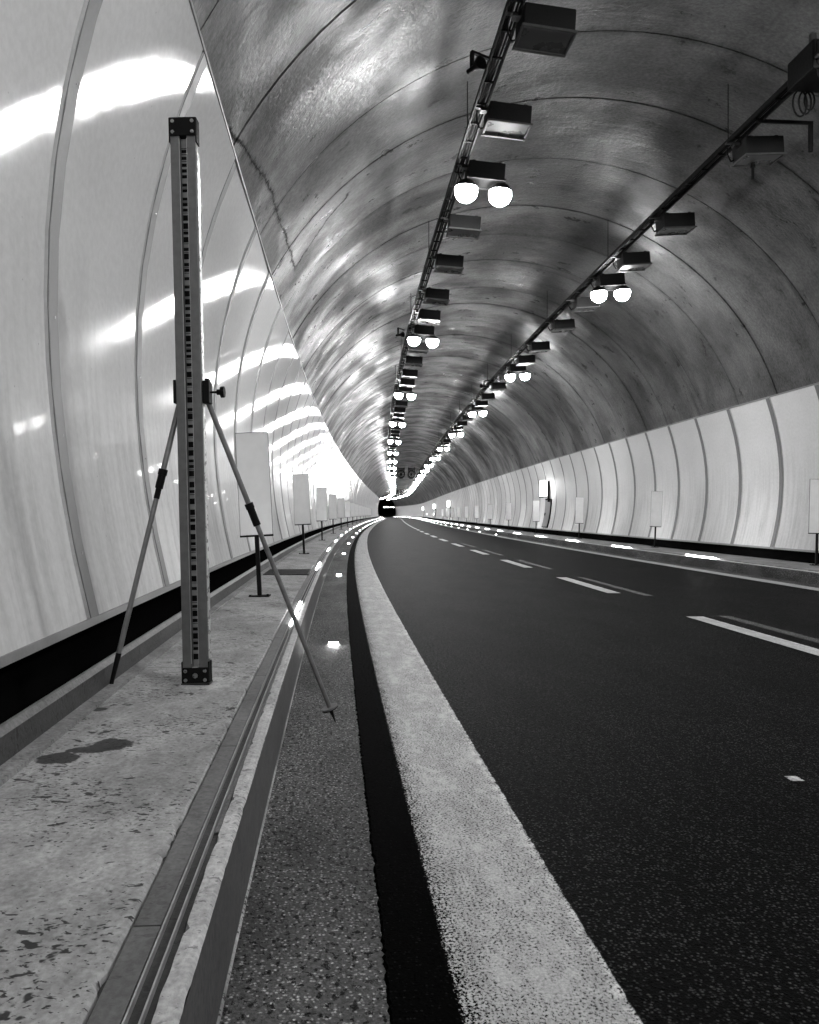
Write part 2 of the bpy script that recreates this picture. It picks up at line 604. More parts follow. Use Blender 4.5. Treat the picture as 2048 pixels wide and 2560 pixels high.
M_CAULK = mat_concrete("caulk", 0.26, 0.9, 40.0, contrast=0.6)
M_VOID = plain("gap_shade_black", 0.004, 0.9, spec=0.0)  # black colour stands in for the shade inside gaps
M_STRIP_L = plain("joint_strip_steel", 0.15, 0.5, spec=0.2)
M_STRIP_R = plain("joint_strip_dark", 0.12, 0.5)  # slightly darker than the left strips
M_RAIL = plain("galvanised_rail", 0.42, 0.42, 0.6)
M_RAILLIP = plain("panel_rail", 0.2, 0.5)
M_BLACK = plain("black_paint", 0.007, 0.6, spec=0.06)
M_DARK = plain("dark_steel", 0.015, 0.5, 0.2)
M_HOUSING = plain("lamp_housing", 0.012, 0.6, 0.0, 0.08)
M_GLASS = plain("lamp_front_glass", 0.06, 0.30, spec=0.5, var=0.04, scale=3.0)
M_FLANGE = plain("lamp_flange", 0.05, 0.5, 0.0, 0.2)
M_ALU = plain("staff_aluminium", 0.115, 0.42, 0.35)
M_ALU_LIT = plain("staff_side_lit", 0.55, 0.3, 0.4)  # light falling on the staff's right side is put into this colour
M_CODE = plain("staff_code_ground", 0.34, 0.5)
M_SCREW = plain("screw_steel", 0.30, 0.3, 0.9)
M_TUBE = plain("strut_tube", 0.17, 0.4, 0.4)
M_BOARD = plain("board_white", 0.72, 0.22, spec=0.6, var=0.05, scale=4.0)
M_CABINET = plain("cabinet_grey", 0.06, 0.4)
M_FAN = plain("fan_casing", 0.008, 0.7, 0.0, 0.1)
M_GROUND = mat_concrete("night_ground", 0.08, 0.3, 8.0)
E_LAMP = emit("lamp_glow", LAMP_POWER)
E_LED = emit("led_glow", LED_POWER)
E_LED_FAR = emit("led_glow_far", LED_POWER, False)
E_STUD = emit("stud_glow", 14.0, False)
E_SIGN = emit("sign_glow", 4.0)
E_SIGN_FAR = emit("sign_glow_far", 2.5, False)
E_FAR = emit("far_lamp_glow", 8.0, False)

# ------------------------------------------------------------------ ground and carriageway
gm = bpy.data.meshes.new("ground")
gm.from_pydata([(-2500, -300, -0.6), (2500, -300, -0.6), (2500, 4000, -0.6), (-2500, 4000, -0.6)], [], [(0, 1, 2, 3)])
gm.uv_layers.new(name="UVMap")
tag(link("ground", gm, M_GROUND), kind="structure")

# lateral positions (metres right of the camera axis)
KERB_L, ASPH_L = -0.240, 0.128
LINE_L0, LINE_L1 = 0.262, 0.657
DASH = 3.88
LINE_R0, LINE_R1 = 7.20, 7.52
GUT_R, KERB_R = 7.56, 7.84
WALK_Z = 0.247
S_ROAD_END = 560.0

road = sweep("road", [(ASPH_L + 0.03, 0.0)] + [(x, 0.0) for x in np.linspace(1, 7, 5)] + [(GUT_R, 0.0)], S_BACK, S_ROAD_END, M_ASPHALT, smooth=True)
tag(road, kind="structure")


def bitumen_strip():
    st = np.concatenate([np.arange(-1, 12, 0.015), stations(12, S_END, 1.0)])
    n = len(st)
    j = 0.7 * rng.normal(0, 1, n) + 1.6 * np.convolve(rng.normal(0, 1, n), np.hanning(31) / np.hanning(31).sum(), 'same')
    j *= 0.0035 * np.clip((14 - st) / 4, 0, 1)
    lat = [ASPH_L - 0.004 + j, ASPH_L + 0.004 + j, np.full(n, LINE_L0 + 0.06)]
    zz = [-0.006, 0.004, 0.004]
    pts = np.stack([P(st, a, np.full(n, z)) for a, z in zip(lat, zz)], 1)
    uv = np.stack([np.stack([st, a], -1) for a in lat], 1)
    tag(link("bitumen_edge_strip", grid_mesh("bitumen_edge_strip", pts, uv, False), M_ASPHALT_DARK), kind="structure")


bitumen_strip()
gl = sweep("gutter_left", [(KERB_L - 0.03, -0.004), (ASPH_L + 0.05, -0.004)], S_BACK, S_END, M_GUTTER)
tag(gl, kind="structure")
gr = sweep("gutter_right", [(GUT_R - 0.03, 0.004), (KERB_R + 0.03, 0.010)], S_BACK, S_END, M_GUTTER)
tag(gr, kind="structure")

# painted markings
P_EDGE = mat_paint("paint_edge_left", 0.36, LINE_L0, LINE_L1, 1.1, 0.02, 120.0, left_extra=0.12)
P_EDGE_R = mat_paint("paint_edge_right", 0.38, LINE_R0, LINE_R1, 0.35, 0.03, 60.0)
P_DASH = mat_paint("paint_dash", 0.46, DASH - 0.1, DASH + 0.1, 0.15, 0.012, 60.0)
G0 = DASH + 0.27
P_GHOST = mat_paint("paint_ghost", 0.10, G0, G0 + 0.2, 0.7, 0.07, 60.0, ghost=0.6)


def paint_strip(name, l0, l1, s0, s1, mat, z=0.008, ds=1.0):
    return sweep(name, [(l0, z), (l1, z)], s0, s1, mat, ds=ds)


tag(paint_strip("edge_line", LINE_L0, LINE_L1, S_BACK, S_END, P_EDGE), "wide worn white edge line along the left gutter, nearest the camera", "road marking")
tag(paint_strip("edge_line", LINE_R0, LINE_R1, S_BACK, S_END, P_EDGE_R), "narrow white edge line along the right kerb across the carriageway", "road marking")
dash_far = []
k = 0
s = 5.60
vis = 0
while s < 250:
    d = paint_strip("lane_dash", DASH - 0.1, DASH + 0.1, s, s + 2.80, P_DASH)
    if vis < 8:
        lab = f"white centre line dash, {ORD[vis]} from the camera"
    else:
        lab = "small far dash of the white centre line near the vanishing point"
    tag(d, lab, "road marking", "dashes of the centre line")
    if vis < 5:
        tag(paint_strip("faded_dash", G0, G0 + 0.2, s - 0.35, s + 2.9, P_GHOST, 0.006),
            f"faded grey old dash beside the {ORD[vis]} white centre dash", "road marking", "faded old dashes")
    vis += 1
    s += 5.40
tag(paint_strip("paint_fleck", 1.855, 1.925, 3.10, 3.16, mat_paint("paint_fleck", 0.5, 1.855, 1.925, 0.6, 0.02, 60.0)),
    "small white paint fleck on the dark asphalt of the near lane", "paint mark")

# ------------------------------------------------------------------ kerbs, channel and walkways
# left kerb: pale worn top, darker smooth face
kerb_l = empty("kerb_left")
tag(kerb_l, kind="structure")
KT = WALK_Z
kx = KERB_L
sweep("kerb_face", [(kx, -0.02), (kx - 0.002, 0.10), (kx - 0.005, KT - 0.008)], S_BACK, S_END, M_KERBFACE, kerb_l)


def ragged_top():
    # pale kerb top with chipped edges close to the camera
    st = np.concatenate([np.arange(-2, 9, 0.02), stations(9, S_END, 1.0)])
    n = len(st)
    near = (st < 9).astype(float)
    j = rng.normal(0, 1, n)
    ker = np.hanning(5)
    ker /= ker.sum()
    j = np.convolve(j, ker, 'same') * 1.3
    chips = np.zeros(n)
    for c in (1.62, 2.05, 2.34, 2.9, 3.35, 3.7, 4.4, 5.2, 6.4):
        chips += rng.uniform(0.004, 0.010) * np.exp(-((st - c) / rng.uniform(0.008, 0.02)) ** 2)
    outer = kx - 0.005 - near * (np.abs(j) * 0.0010)
    inner = kx - 0.052 + near * (j * 0.0009 + chips)
    cols = []
    latc = [outer, outer - 0.006, (outer + inner) / 2, inner + 0.004, inner]
    zc = [KT - 0.008, KT, KT + 0.001, KT - 0.001, KT - 0.016]
    pts = np.stack([P(st, a, np.full(n, z)) for a, z in zip(latc, zc)], 1)
    uv = np.stack([np.stack([st, np.asarray(a)], -1) for a in latc], 1)
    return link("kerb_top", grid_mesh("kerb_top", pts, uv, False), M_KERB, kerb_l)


ragged_top()
sweep("caulk_line", [(kx + 0.007, -0.003), (kx + 0.004, 0.003), (kx + 0.001, 0.004)], S_BACK, S_END, M_CAULK, kerb_l)

# slotted channel behind the kerb top: floor, two thin rails, concrete cover pieces
chan = empty("kerb_channel")
tag(chan, kind="structure")
sweep("channel_floor", [(kx - 0.046, KT - 0.016), (kx - 0.165, KT - 0.016)], S_BACK, S_END, M_PLINTH, chan)
for a in (0.066, 0.092):
    prism("channel_rail", [(kx - a, KT - 0.018), (kx - a - 0.0035, KT - 0.018), (kx - a - 0.0035, KT - 0.001), (kx - a, KT - 0.001)],
          S_BACK, S_END, M_RAIL, chan)
sweep("channel_lip", [(kx - 0.052, KT - 0.009), (kx - 0.064, KT - 0.010)], 2.12, 40.0, M_COVER, chan)
cp0, cp1 = kx - 0.099, kx - 0.152
s = 0.4
while s < 26:
    ln = 1.24 if s < 10 else 2.48
    prism("cover_piece", [(cp0, KT - 0.034), (cp1, KT - 0.034), (cp1, KT - 0.003), (cp0, KT - 0.003)],
          s + 0.002, s + ln - 0.004, M_COVER, chan, ds=0.7)
    s += ln
prism("cover_run", [(cp0, KT - 0.034), (cp1, KT - 0.034), (cp1, KT - 0.003), (cp0, KT - 0.003)], s, S_END, M_COVER, chan)
prism("cover_run", [(cp0, KT - 0.034), (cp1, KT - 0.034), (cp1, KT - 0.003), (cp0, KT - 0.003)], S_BACK, 0.396, M_COVER, chan)

# left walkway in cast bays
WALK_IN, WALK_OUT = kx - 0.158, -1.045
walk = empty("walkway_left")
tag(walk, kind="structure")


def walk_slab(s0, s1):
    st = np.concatenate([np.arange(s0, s1, 0.02), [s1]]) if s1 < 5.5 else stations(s0, s1, 1.0)
    n = len(st)
    near = 1.0 if s1 < 5.5 else 0.0
    j = np.convolve(rng.normal(0, 1, n), np.hanning(7) / np.hanning(7).sum(), 'same') if near else np.zeros(n)
    chips = np.zeros(n)
    if near:
        for c in (1.45, 1.98, 2.07, 2.16, 2.7, 3.15, 3.3, 3.8, 4.4):
            chips += rng.uniform(0.008, 0.02) * np.exp(-((st - c) / rng.uniform(0.01, 0.03)) ** 2)
    a0 = WALK_IN - np.abs(j) * 0.003 - chips
    lat = [WALK_IN + 0 * st, a0, a0 - 0.006, (a0 + WALK_OUT) / 2, WALK_OUT + 0 * st]
    zz = [KT - 0.04, KT - 0.006, KT, KT + 0.002, KT]
    pts = np.stack([P(st, a, np.full(n, z)) for a, z in zip(lat, zz)], 1)
    uv = np.stack([np.stack([st, np.asarray(a)], -1) for a in lat], 1)
    link("walkway_bay", grid_mesh("walkway_bay", pts, uv, False), M_WALK, walk)


edges = [S_BACK, -6, 0.2, 4.32] + list(np.arange(9.2, S_END, 5.0)) + [S_END]
for a, b in zip(edges[:-1], edges[1:]):
    walk_slab(a + 0.002, b - 0.003)
sweep("walkway_bed", [(kx - 0.16, KT - 0.03), (-1.06, KT - 0.03)], S_BACK, S_END, M_PLINTH, walk)

# plinth at the foot of the left wall with a pale fillet ledge
plin = empty("wall_plinth_left")
tag(plin, kind="structure")
sweep("plinth_ledge", [(-0.978, KT - 0.003), (-0.981, KT + 0.013), (-1.036, KT + 0.018)], S_BACK, S_END, M_LEDGE, plin)
sweep("plinth_face", [(-1.034, KT), (-1.046, 0.346)], S_BACK, S_END, M_PLINTH, plin)
sweep("plinth_cap", [(-1.046, 0.346), (-1.064, 0.368), (-1.074, 0.370), (-1.078, 0.30)], S_BACK, S_END, M_COVER, plin)
sweep("plinth_back", [(-1.078, 0.302), (-1.20, 0.20), (-1.40, 0.20)], S_BACK, S_END, M_VOID, plin)

# right kerb and walkway
kr = empty("kerb_right")
tag(kr, kind="structure")
sweep("kerb_face", [(KERB_R, -0.02), (KERB_R + 0.006, 0.19), (KERB_R + 0.012, 0.206)], S_BACK, S_END, M_GUTTER, kr)
sweep("kerb_top", [(KERB_R + 0.012, 0.206), (KERB_R + 0.02, 0.212), (KERB_R + 0.11, 0.213), (KERB_R + 0.112, 0.19)], S_BACK, S_END, M_KERB, kr)
sweep("channel_floor", [(KERB_R + 0.11, 0.185), (KERB_R + 0.24, 0.185)], S_BACK, S_END, M_VOID, kr)
wr = empty("walkway_right")
tag(wr, kind="structure")
for a, b in zip(edges[:-1], edges[1:]):
    sweep("walkway_bay", [(KERB_R + 0.24, 0.18), (KERB_R + 0.241, 0.215), (9.05, 0.225), (9.4, 0.225)], a + .002, b - .002, M_WALK_R, wr)

# ------------------------------------------------------------------ vault
VC, VZ, VR = 3.90, 1.92, 5.56


def vault_pt(phi, r=VR):
    """phi from the left springing (180 deg) over the crown to the right"""
    return VC + r * math.cos(phi), VZ + r * math.sin(phi)


vault = empty("tunnel_vault")
tag(vault, "mottled grey concrete tunnel vault arching over the two-lane road", "tunnel")
PH = np.radians(np.linspace(203, -23, 76))
seg_edges = []
s = S_BACK
long_ = True
offs0 = 16.3 - 4.35
s = offs0 - 9 * 6.0
while s < S_END:
    q_ = s + 2.15 + random.uniform(-0.35, 0.35)
    seg_edges.append((s, q_))
    seg_edges.append((q_, s + 4.3))
    seg_edges.append((s + 4.3, s + 6.0))
    s += 6.0
for i, (a, b) in enumerate(seg_edges):
    if b < S_BACK or a > S_END:
        continue
    b = min(b, S_END)
    proud = 0.004 * (i % 2) + random.uniform(-0.002, 0.002)
    prof = [vault_pt(p, VR - proud) for p in PH]
    ext = [vault_pt(PH[0], VR + 0.12)] + prof + [vault_pt(PH[-1], VR + 0.12)]
    sub = np.array([a + 0.008, a + 0.016, (a + b) / 2, b - 0.016, b - 0.008])
    rr = [0.05, 0, 0, 0, 0.05]
    lat = np.array([[vault_pt(p, VR - proud + q)[0] for p in PH] for q in rr])
    zz = np.array([[vault_pt(p, VR - proud + q)[1] for p in PH] for q in rr])
    pts = np.stack([np.stack([P(sub[r_], lat[r_, c_], zz[r_, c_]) for c_ in range(len(PH))]) for r_ in range(5)])
    arc = (math.pi - PH) * VR
    uv = np.stack(np.meshgrid(sub, arc, indexing='ij'), -1)
    me = grid_mesh("vault_ring", pts, uv, True)
    me.set_sharp_from_angle(angle=math.radians(20))
    link("vault_ring", me, M_VAULT, vault)
# waterproof outer shell, seen only as the dark depth of the ring joints
sweep("vault_shell", [vault_pt(p, VR + 0.06) for p in PH], S_BACK, S_END, M_VOID, vault, ds=2.0, smooth=True)
# flat rear ends: portal ring at both mouths
# ------------------------------------------------------------------ wall panels


def prof_left(z):
    d = z - 2.22
    return -1.47 + (0.0735 if d < 0 else 0.093) * d * d


def prof_right(z):
    d = z - 1.95
    return 9.35 - (0.10 if d < 0 else 0.105) * d * d


def wall_lining(side, z0, z1, s_first, pitch, s_lo, name, label, mat, strip_mat, n_near):
    root = empty(name)
    tag(root, label, "wall lining")
    f = prof_left if side < 0 else prof_right
    inw = -side                        # direction to the road
    zs = np.linspace(z0, z1, 13)
    gap = 0.016
    k0 = math.floor((s_lo - s_first) / pitch)
    k = k0
    while s_first + k * pitch < S_END - pitch:
        a = s_first + k * pitch + gap
        b = s_first + (k + 1) * pitch - gap
        ja, jb, jt, jb2 = (rng.normal(0, 0.005 if side < 0 else 0.0015) for _ in range(4))
        st = np.array([a, a + 0.004, b - 0.004, b])
        off = np.array([0.03, 0, 0, 0.03])
        rows_z = np.concatenate([[z0], zs, [z1]])
        offz = np.zeros(len(rows_z))
        offz[0] = offz[-1] = 0.03
        pts = np.zeros((4, len(rows_z), 3))
        uv = np.zeros((4, len(rows_z), 2))
        arc = np.concatenate([[0], np.cumsum(np.hypot(np.diff([f(z) for z in rows_z]), np.diff(rows_z)))])
        for i in range(4):
            for j, z in enumerate(rows_z):
                t = (z - z0) / (z1 - z0)
                e = (ja if i < 2 else jb) * (1 - t) + (jt if i < 2 else jb2) * t
                o = max(off[i], offz[j])
                pts[i, j] = P(st[i], f(z) - inw * o + e, z)
                uv[i, j] = (st[i] + side * 311.0, arc[j] + (k % 7) * 13.0 * 0)
        me = grid_mesh("wall_panel", pts, uv, True)
        me.set_sharp_from_angle(angle=math.radians(35))
        pn = link("wall_panel", me, mat, root)
        if a > -4 and a < n_near:
            # cover strip on the near edge of the panel, with its screws
            w = 0.15
            sp = []
            zz = np.linspace(z0 + 0.01, z1 - 0.01, 11)
            st2 = np.array([a + 0.006, a + 0.010, a + w - 0.004, a + w])
            o2 = [0.0, 0.005, 0.005, 0.0]
            tz = lambda z: (z - z0) / (z1 - z0)
            ew = lambda i, z: (ja + (jb - ja) * (st2[i] - a) / (b - a)) * (1 - tz(z)) + (jt + (jb2 - jt) * (st2[i] - a) / (b - a)) * tz(z)
            pts2 = np.stack([np.stack([P(st2[i], f(z) + ew(i, z) + inw * (o2[i] + 0.001), z) for z in zz]) for i in range(4)])
            uv2 = np.stack(np.meshgrid(st2, zz, indexing='ij'), -1)
            m2 = grid_mesh("joint_strip", pts2, uv2, True)
            m2.set_sharp_from_angle(angle=math.radians(20))
            sobj = link("joint_strip", m2, strip_mat, pn)
            if side < 0 and a < 16:
                mb = MB()
                for z in np.arange(z0 + 0.35, z1, 0.62):
                    c = pt(a + 0.10, f(z) + ew(1, z) + inw * 0.007, z)
                    mb.tube(c - Vector((0.006 * inw, 0, 0)), c + Vector((0.002 * inw, 0, 0)), 0.008, n=8)
                mb.build("strip_screws", M_SCREW, pn)
        k += 1
    # backing behind the joints, rails at foot and head
    zz = np.linspace(z0, z1, 10)
    sweep("backing_sheet", [(f(z) - inw * 0.034, z) for z in zz], S_BACK, S_END, M_VOID, root, ds=2.0, smooth=True)
    lb = f(z0)
    prism("foot_rail", [(lb - inw * 0.03, z0 - 0.022), (lb + inw * 0.012, z0 - 0.022), (lb + inw * 0.012, z0 + 0.018), (lb - inw * 0.03, z0 + 0.018)],
          S_BACK, S_END, M_RAILLIP, root)
    lt = f(z1)
    prism("head_rail", [(lt - inw * 0.06, z1 - 0.004), (lt + inw * 0.012, z1 - 0.004), (lt + inw * 0.016, z1 + 0.026), (lt - inw * 0.05, z1 + 0.03)],
          S_BACK, S_END, M_RAILLIP if side < 0 else M_STRIP_R, root)
    return root


wall_lining(-1, 0.495, 4.52, 4.25, 1.83, -12.0, "wall_lining_left",
            "glossy white enamelled panels lining the left wall, streaked with lamp reflections", M_PANEL_L, M_STRIP_L, 75)
wall_lining(1, 0.47, 3.66, 16.35, 1.83, -12.0, "wall_lining_right",
            "pale matt panels with dark joints lining the right wall", M_PANEL_R, M_STRIP_R, 140)
# black sheets below the panels: the gap's shade put into colour
sk = sweep("gap_shade_left", [(-1.345, 0.18), (-1.345, 0.60)], S_BACK, S_END, M_VOID)
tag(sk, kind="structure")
sk = sweep("gap_shade_right", [(9.19, 0.222), (9.19, 0.50)], S_BACK, S_END, M_VOID)
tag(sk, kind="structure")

# ------------------------------------------------------------------ cable trays
LAMP_Z = 6.19
ROW = {-1: 2.23, 1: 5.96}


def cable_tray(side, label):
    root = empty("cable_tray")
    tag(root, label, "cable tray", "cable trays of the lamp rows")
    lc = ROW[side] - 0.36
    zt = LAMP_Z + 0.22
    for o in (-0.075, 0.075):
        prism("tray_rail", [(lc + o - 0.012, zt), (lc + o + 0.012, zt), (lc + o + 0.012, zt + 0.06), (lc + o - 0.012, zt + 0.06)], S_BACK, S_END, M_BLACK, root, ds=2.0)
    s = -4.0
    n = 0
    far = MB()
    rung = MB().box((0, 0, 0), (0.15, 0.03, 0.02)).mesh("tray_rung", M_BLACK)
    while s < S_END:
        if s < 36:
            o = link("tray_rung", rung, None, root)
            o.matrix_world = frame(s, lc, zt + 0.03)
        else:
            c = pt(s, lc, zt + 0.03)
            far.box(c, (0.15, 0.03, 0.02))
        s += 0.53
    tag(far.build("tray_rungs", M_BLACK, root), kind="stuff")
    cab = MB()
    for o, r in ((-0.04, 0.016), (0.0, 0.02), (0.035, 0.014)):
        ptsl = [pt(q, lc + o + 0.008 * math.sin(q * 1.3 + o * 90), zt + 0.055) for q in np.arange(-6, 60, 1.2)]
        cab.path(ptsl, r, 6)
    cab.build("cable_bundle", M_BLACK, root)
    # hangers up to the vault
    s = -5.0
    while s < 60:
        la = lc - 0.085
        top = VZ + math.sqrt(VR ** 2 - (la - VC) ** 2)
        MB().tube(pt(s, la, zt), pt(s, la, top + 0.01), 0.007, n=5).build("tray_hanger", M_HOUSING, root)
        s += 5.31
    return root


cable_tray(-1, "black ladder cable tray under the vault along the left lamp row")
cable_tray(1, "black ladder cable tray under the vault along the right lamp row")

# ------------------------------------------------------------------ luminaires


def make_fixture(lit):
    root = empty("tunnel_light")
    # local: x across, y along the tunnel, z up, origin at the underside
    hs = MB().box((0, 0, 0.125), (0.56, 0.40, 0.25), 0.018)
    hs.build("housing", M_HOUSING, root, 40)
    fl = MB().box((0, 0.20, -0.006), (0.60, 0.045, 0.035), 0.005)
    fl.box((0, -0.20, -0.004), (0.60, 0.03, 0.026), 0.004)
    fl.box((-0.285, 0, -0.005), (0.03, 0.40, 0.028), 0.004).box((0.285, 0, -0.005), (0.03, 0.40, 0.028), 0.004)
    fl.build("frame", M_HOUSING if lit else M_FLANGE, root)
    MB().box((0, 0, -0.003), (0.53, 0.36, 0.012), 0.003).build("front_glass", M_BLACK if lit else M_GLASS, root)  # frame and glass blackened on burning lights against the bulbs' spill
    br = MB().box((-0.31, 0, 0.20), (0.12, 0.10, 0.03), 0.004).box((-0.36, 0, 0.235), (0.22, 0.06, 0.02), 0.003)
    br.build("bracket", M_DARK, root)
    for x in (0.2, -0.2):
        MB().box((x, 0, 0.262), (0.05, 0.30, 0.03), 0.004).build("mount_bar", M_DARK, root)
    MB().path([(-0.40, 0.10, 0.25), (-0.38, 0.13, 0.12), (-0.33, 0.15, 0.04), (-0.28, 0.16, 0.06), (-0.26, 0.15, 0.12)], 0.011, 6).build("feed_cable", M_BLACK, root)
    if lit:
        prof = [(0.178 * math.sin(q), -0.13 - 0.178 * math.cos(q)) for q in np.linspace(0, math.pi * 0.58, 7 if lit == 1 else 4)]  # globes sized up to stand in for lamp glare
        for x in (-0.265, 0.265):
            lm = MB().lathe(prof, 14 if lit == 1 else 8, Matrix.Translation((x, 0.02, -0.012))).mesh("lamp", E_LAMP, 60)
            link("lamp", lm, None, root)
            cap = [(0.181 * math.sin(q), -0.13 - 0.181 * math.cos(q)) for q in np.linspace(math.pi * 0.58, math.pi, 5)]
            MB().lathe([(cap[0][0] + 0.006, cap[0][1] - 0.004)] + cap, 14 if lit == 1 else 8, Matrix.Translation((x, 0.02, -0.012))).build("uplight_blocker", M_BLACK, root)  # added to keep the lamp light off the vault
    return root


FX = {1: make_fixture(1), 2: make_fixture(2), 0: make_fixture(0)}      # near burning, far burning, dark
used = {0: False, 1: False, 2: False}


def place_fixture(lit, side, s, label, group):
    src = FX[lit]
    if not used[lit]:
        o = src
        used[lit] = True
    else:
        o = copy_tree(src)
    tilt = Matrix.Rotation(math.radians(random.uniform(-2.5, 2.5)), 4, 'X') @ Matrix.Rotation(math.radians(random.uniform(-2, 2)), 4, 'Z')
    lean = Matrix.Rotation(math.radians(-side * 4.0), 4, 'Y')
    o.matrix_world = frame(s, ROW[side], LAMP_Z + random.uniform(-0.012, 0.012)) @ lean @ tilt
    tag(o, label, "tunnel light", group)
    return o


PERIOD = 10.62
for side, s_first, sname in ((-1, 12.15, "left"), (1, 17.45, "right")):
    k = -5
    n_lit = n_off = 0
    while True:
        s = s_first + k * PERIOD
        if s > S_END - 3:
            break
        if s > S_BACK + 2:
            if s < 7:
                lab = f"burning twin-bulb light of the {sname} row, overhead behind the view"
            elif n_lit < 9:
                lab = f"burning twin-bulb light, {ORD[n_lit]} lit one from the camera in the {sname} row"
                n_lit += 1
            else:
                lab = f"tiny distant burning twin-bulb light near the far end of the {sname} row"
            place_fixture(1 if s < 62 else 2, side, s, lab, f"burning lights of the {sname} row")
        offs = (2.2, 4.4, 6.9, 8.9) if side < 0 else (1.9, 4.1, 7.0, 9.1)
        for q in offs:
            so = s + q
            if so < 6.5 or so > 130:
                continue
            if n_off < 12:
                lab = f"unlit dark box light, {ORD[n_off]} dark one from the camera in the {sname} row"
                n_off += 1
            else:
                lab = f"small dark unlit light among the distant lamps of the {sname} row"
            place_fixture(0, side, so, lab, f"unlit lights of the {sname} row")
        k += 1

# ------------------------------------------------------------------ lights set along the kerbs
led_mesh_l = MB().box((0, 0, 0), (0.020, 1.45, 0.022)).mesh("led_bar", E_LED)
led_mesh_f = MB().box((0, 0, 0), (0.020, 1.45, 0.022)).mesh("led_bar", E_LED_FAR)
led_body = MB().box((0, 0, -0.022), (0.028, 1.55, 0.02), 0.003).mesh("led_housing", M_DARK)
for side, s_first, pitch, lat, z, sname in ((-1, 6.75, 5.95, kx - 0.0785, KT - 0.004, "left"), (1, 11.9, 5.45, KERB_R + 0.135, 0.222, "right")):
    s = s_first
    n = 0
    while s < S_END - 2:
        o = empty("kerb_light", frame(s, lat, z))
        a = link("led_bar", led_mesh_l if s < 32 else led_mesh_f, None, o)
        link("led_housing", led_body, None, o)
        if side > 0:
            a.scale = (3.0, 1.0, 1.4)
        if n < 8:
            lab = f"glowing light strip in the {sname} kerb, {ORD[n]} from the camera"
        else:
            lab = f"tiny far glowing strip in the {sname} kerb line"
        tag(o, lab, "kerb light", f"light strips in the {sname} kerb")
        n += 1
        s += pitch

stud_body = MB().lathe([(0.0, 0.012), (0.05, 0.012), (0.062, 0.0)], 14).mesh("stud_body", M_RAIL)
stud_eye = MB().box((0, -0.03, 0.020), (0.075, 0.05, 0.016), 0.004).mesh("stud_lens", E_STUD)
for side, s_first, pitch, lat, sname in ((-1, 6.55, 7.35, -0.01, "left"), (1, 44.0, 7.35, 7.66, "right")):
    s = s_first
    n = 0
    while s < 230:
        o = empty("road_stud", frame(s, lat, 0.0 if side < 0 else 0.008))
        link("stud_body", stud_body, None, o)
        link("stud_lens", stud_eye, None, o)
        if n < 6:
            lab = f"glowing road stud in the {sname} gutter, {ORD[n]} from the camera"
        else:
            lab = f"tiny far glowing stud in the {sname} gutter"
        tag(o, lab, "road stud", f"studs of the {sname} gutter")
        n += 1
        s += pitch

# ------------------------------------------------------------------ white boards on T posts


def make_board():
    root = empty("marker_board")
    MB().box((0, 0, 1.11), (0.315, 0.012, 1.00), 0.003).build("board", M_BOARD, root)
    ed = MB()
    for x in (-0.159, 0.159):
        ed.box((x, 0, 1.11), (0.004, 0.016, 1.01))
    ed.box((0, 0, 1.613), (0.322, 0.016, 0.005))
    ed.build("board_edge", M_STRIP_R, root)
    MB().box((0, 0, 0.598), (0.325, 0.034, 0.018), 0.002).build("crossbar", M_BLACK, root)
    MB().box((0, 0, 0.30), (0.040, 0.034, 0.588), 0.003).build("post", M_BLACK, root)
    MB().box((0, 0, 0.008), (0.20, 0.12, 0.014), 0.002).box((-0.085, -0.04, 0.02), (0.02, 0.02, 0.014)).box((0.085, -0.04, 0.02), (0.02, 0.02, 0.014)).build("foot_plate", M_BLACK, root)
    return root


proto = make_board()
first = True
for side, lat, s_first, pitch, z, sname, leans in ((-1, -0.74, 7.95, 8.3, KT, "left", (2.9, 2.7, 0.8, 1.0, 0.5)), (1, 8.88, 14.35, 8.2, 0.226, "right", (1.5, 2.6, 1.0, 0.5, 0))):
    s = s_first
    n = 0
    while s < 110:
        o = proto if first else copy_tree(proto)
        first = False
        lean = leans[n] if n < len(leans) else 0.0
        o.matrix_world = frame(s, lat, z) @ Matrix.Rotation(heading(s), 4, 'Z') @ Matrix.Rotation(math.radians(side * lean), 4, 'Y')
        if n < 6:
            lab = f"blank white board on black T post, {ORD[n]} along the {sname} walkway"
        else:
            lab = f"tiny blank white board far along the {sname} walkway"
        tag(o, lab, "marker board", f"white boards along the {sname} walkway")
        n += 1
        s += pitch

# ------------------------------------------------------------------ emergency niches on the right wall


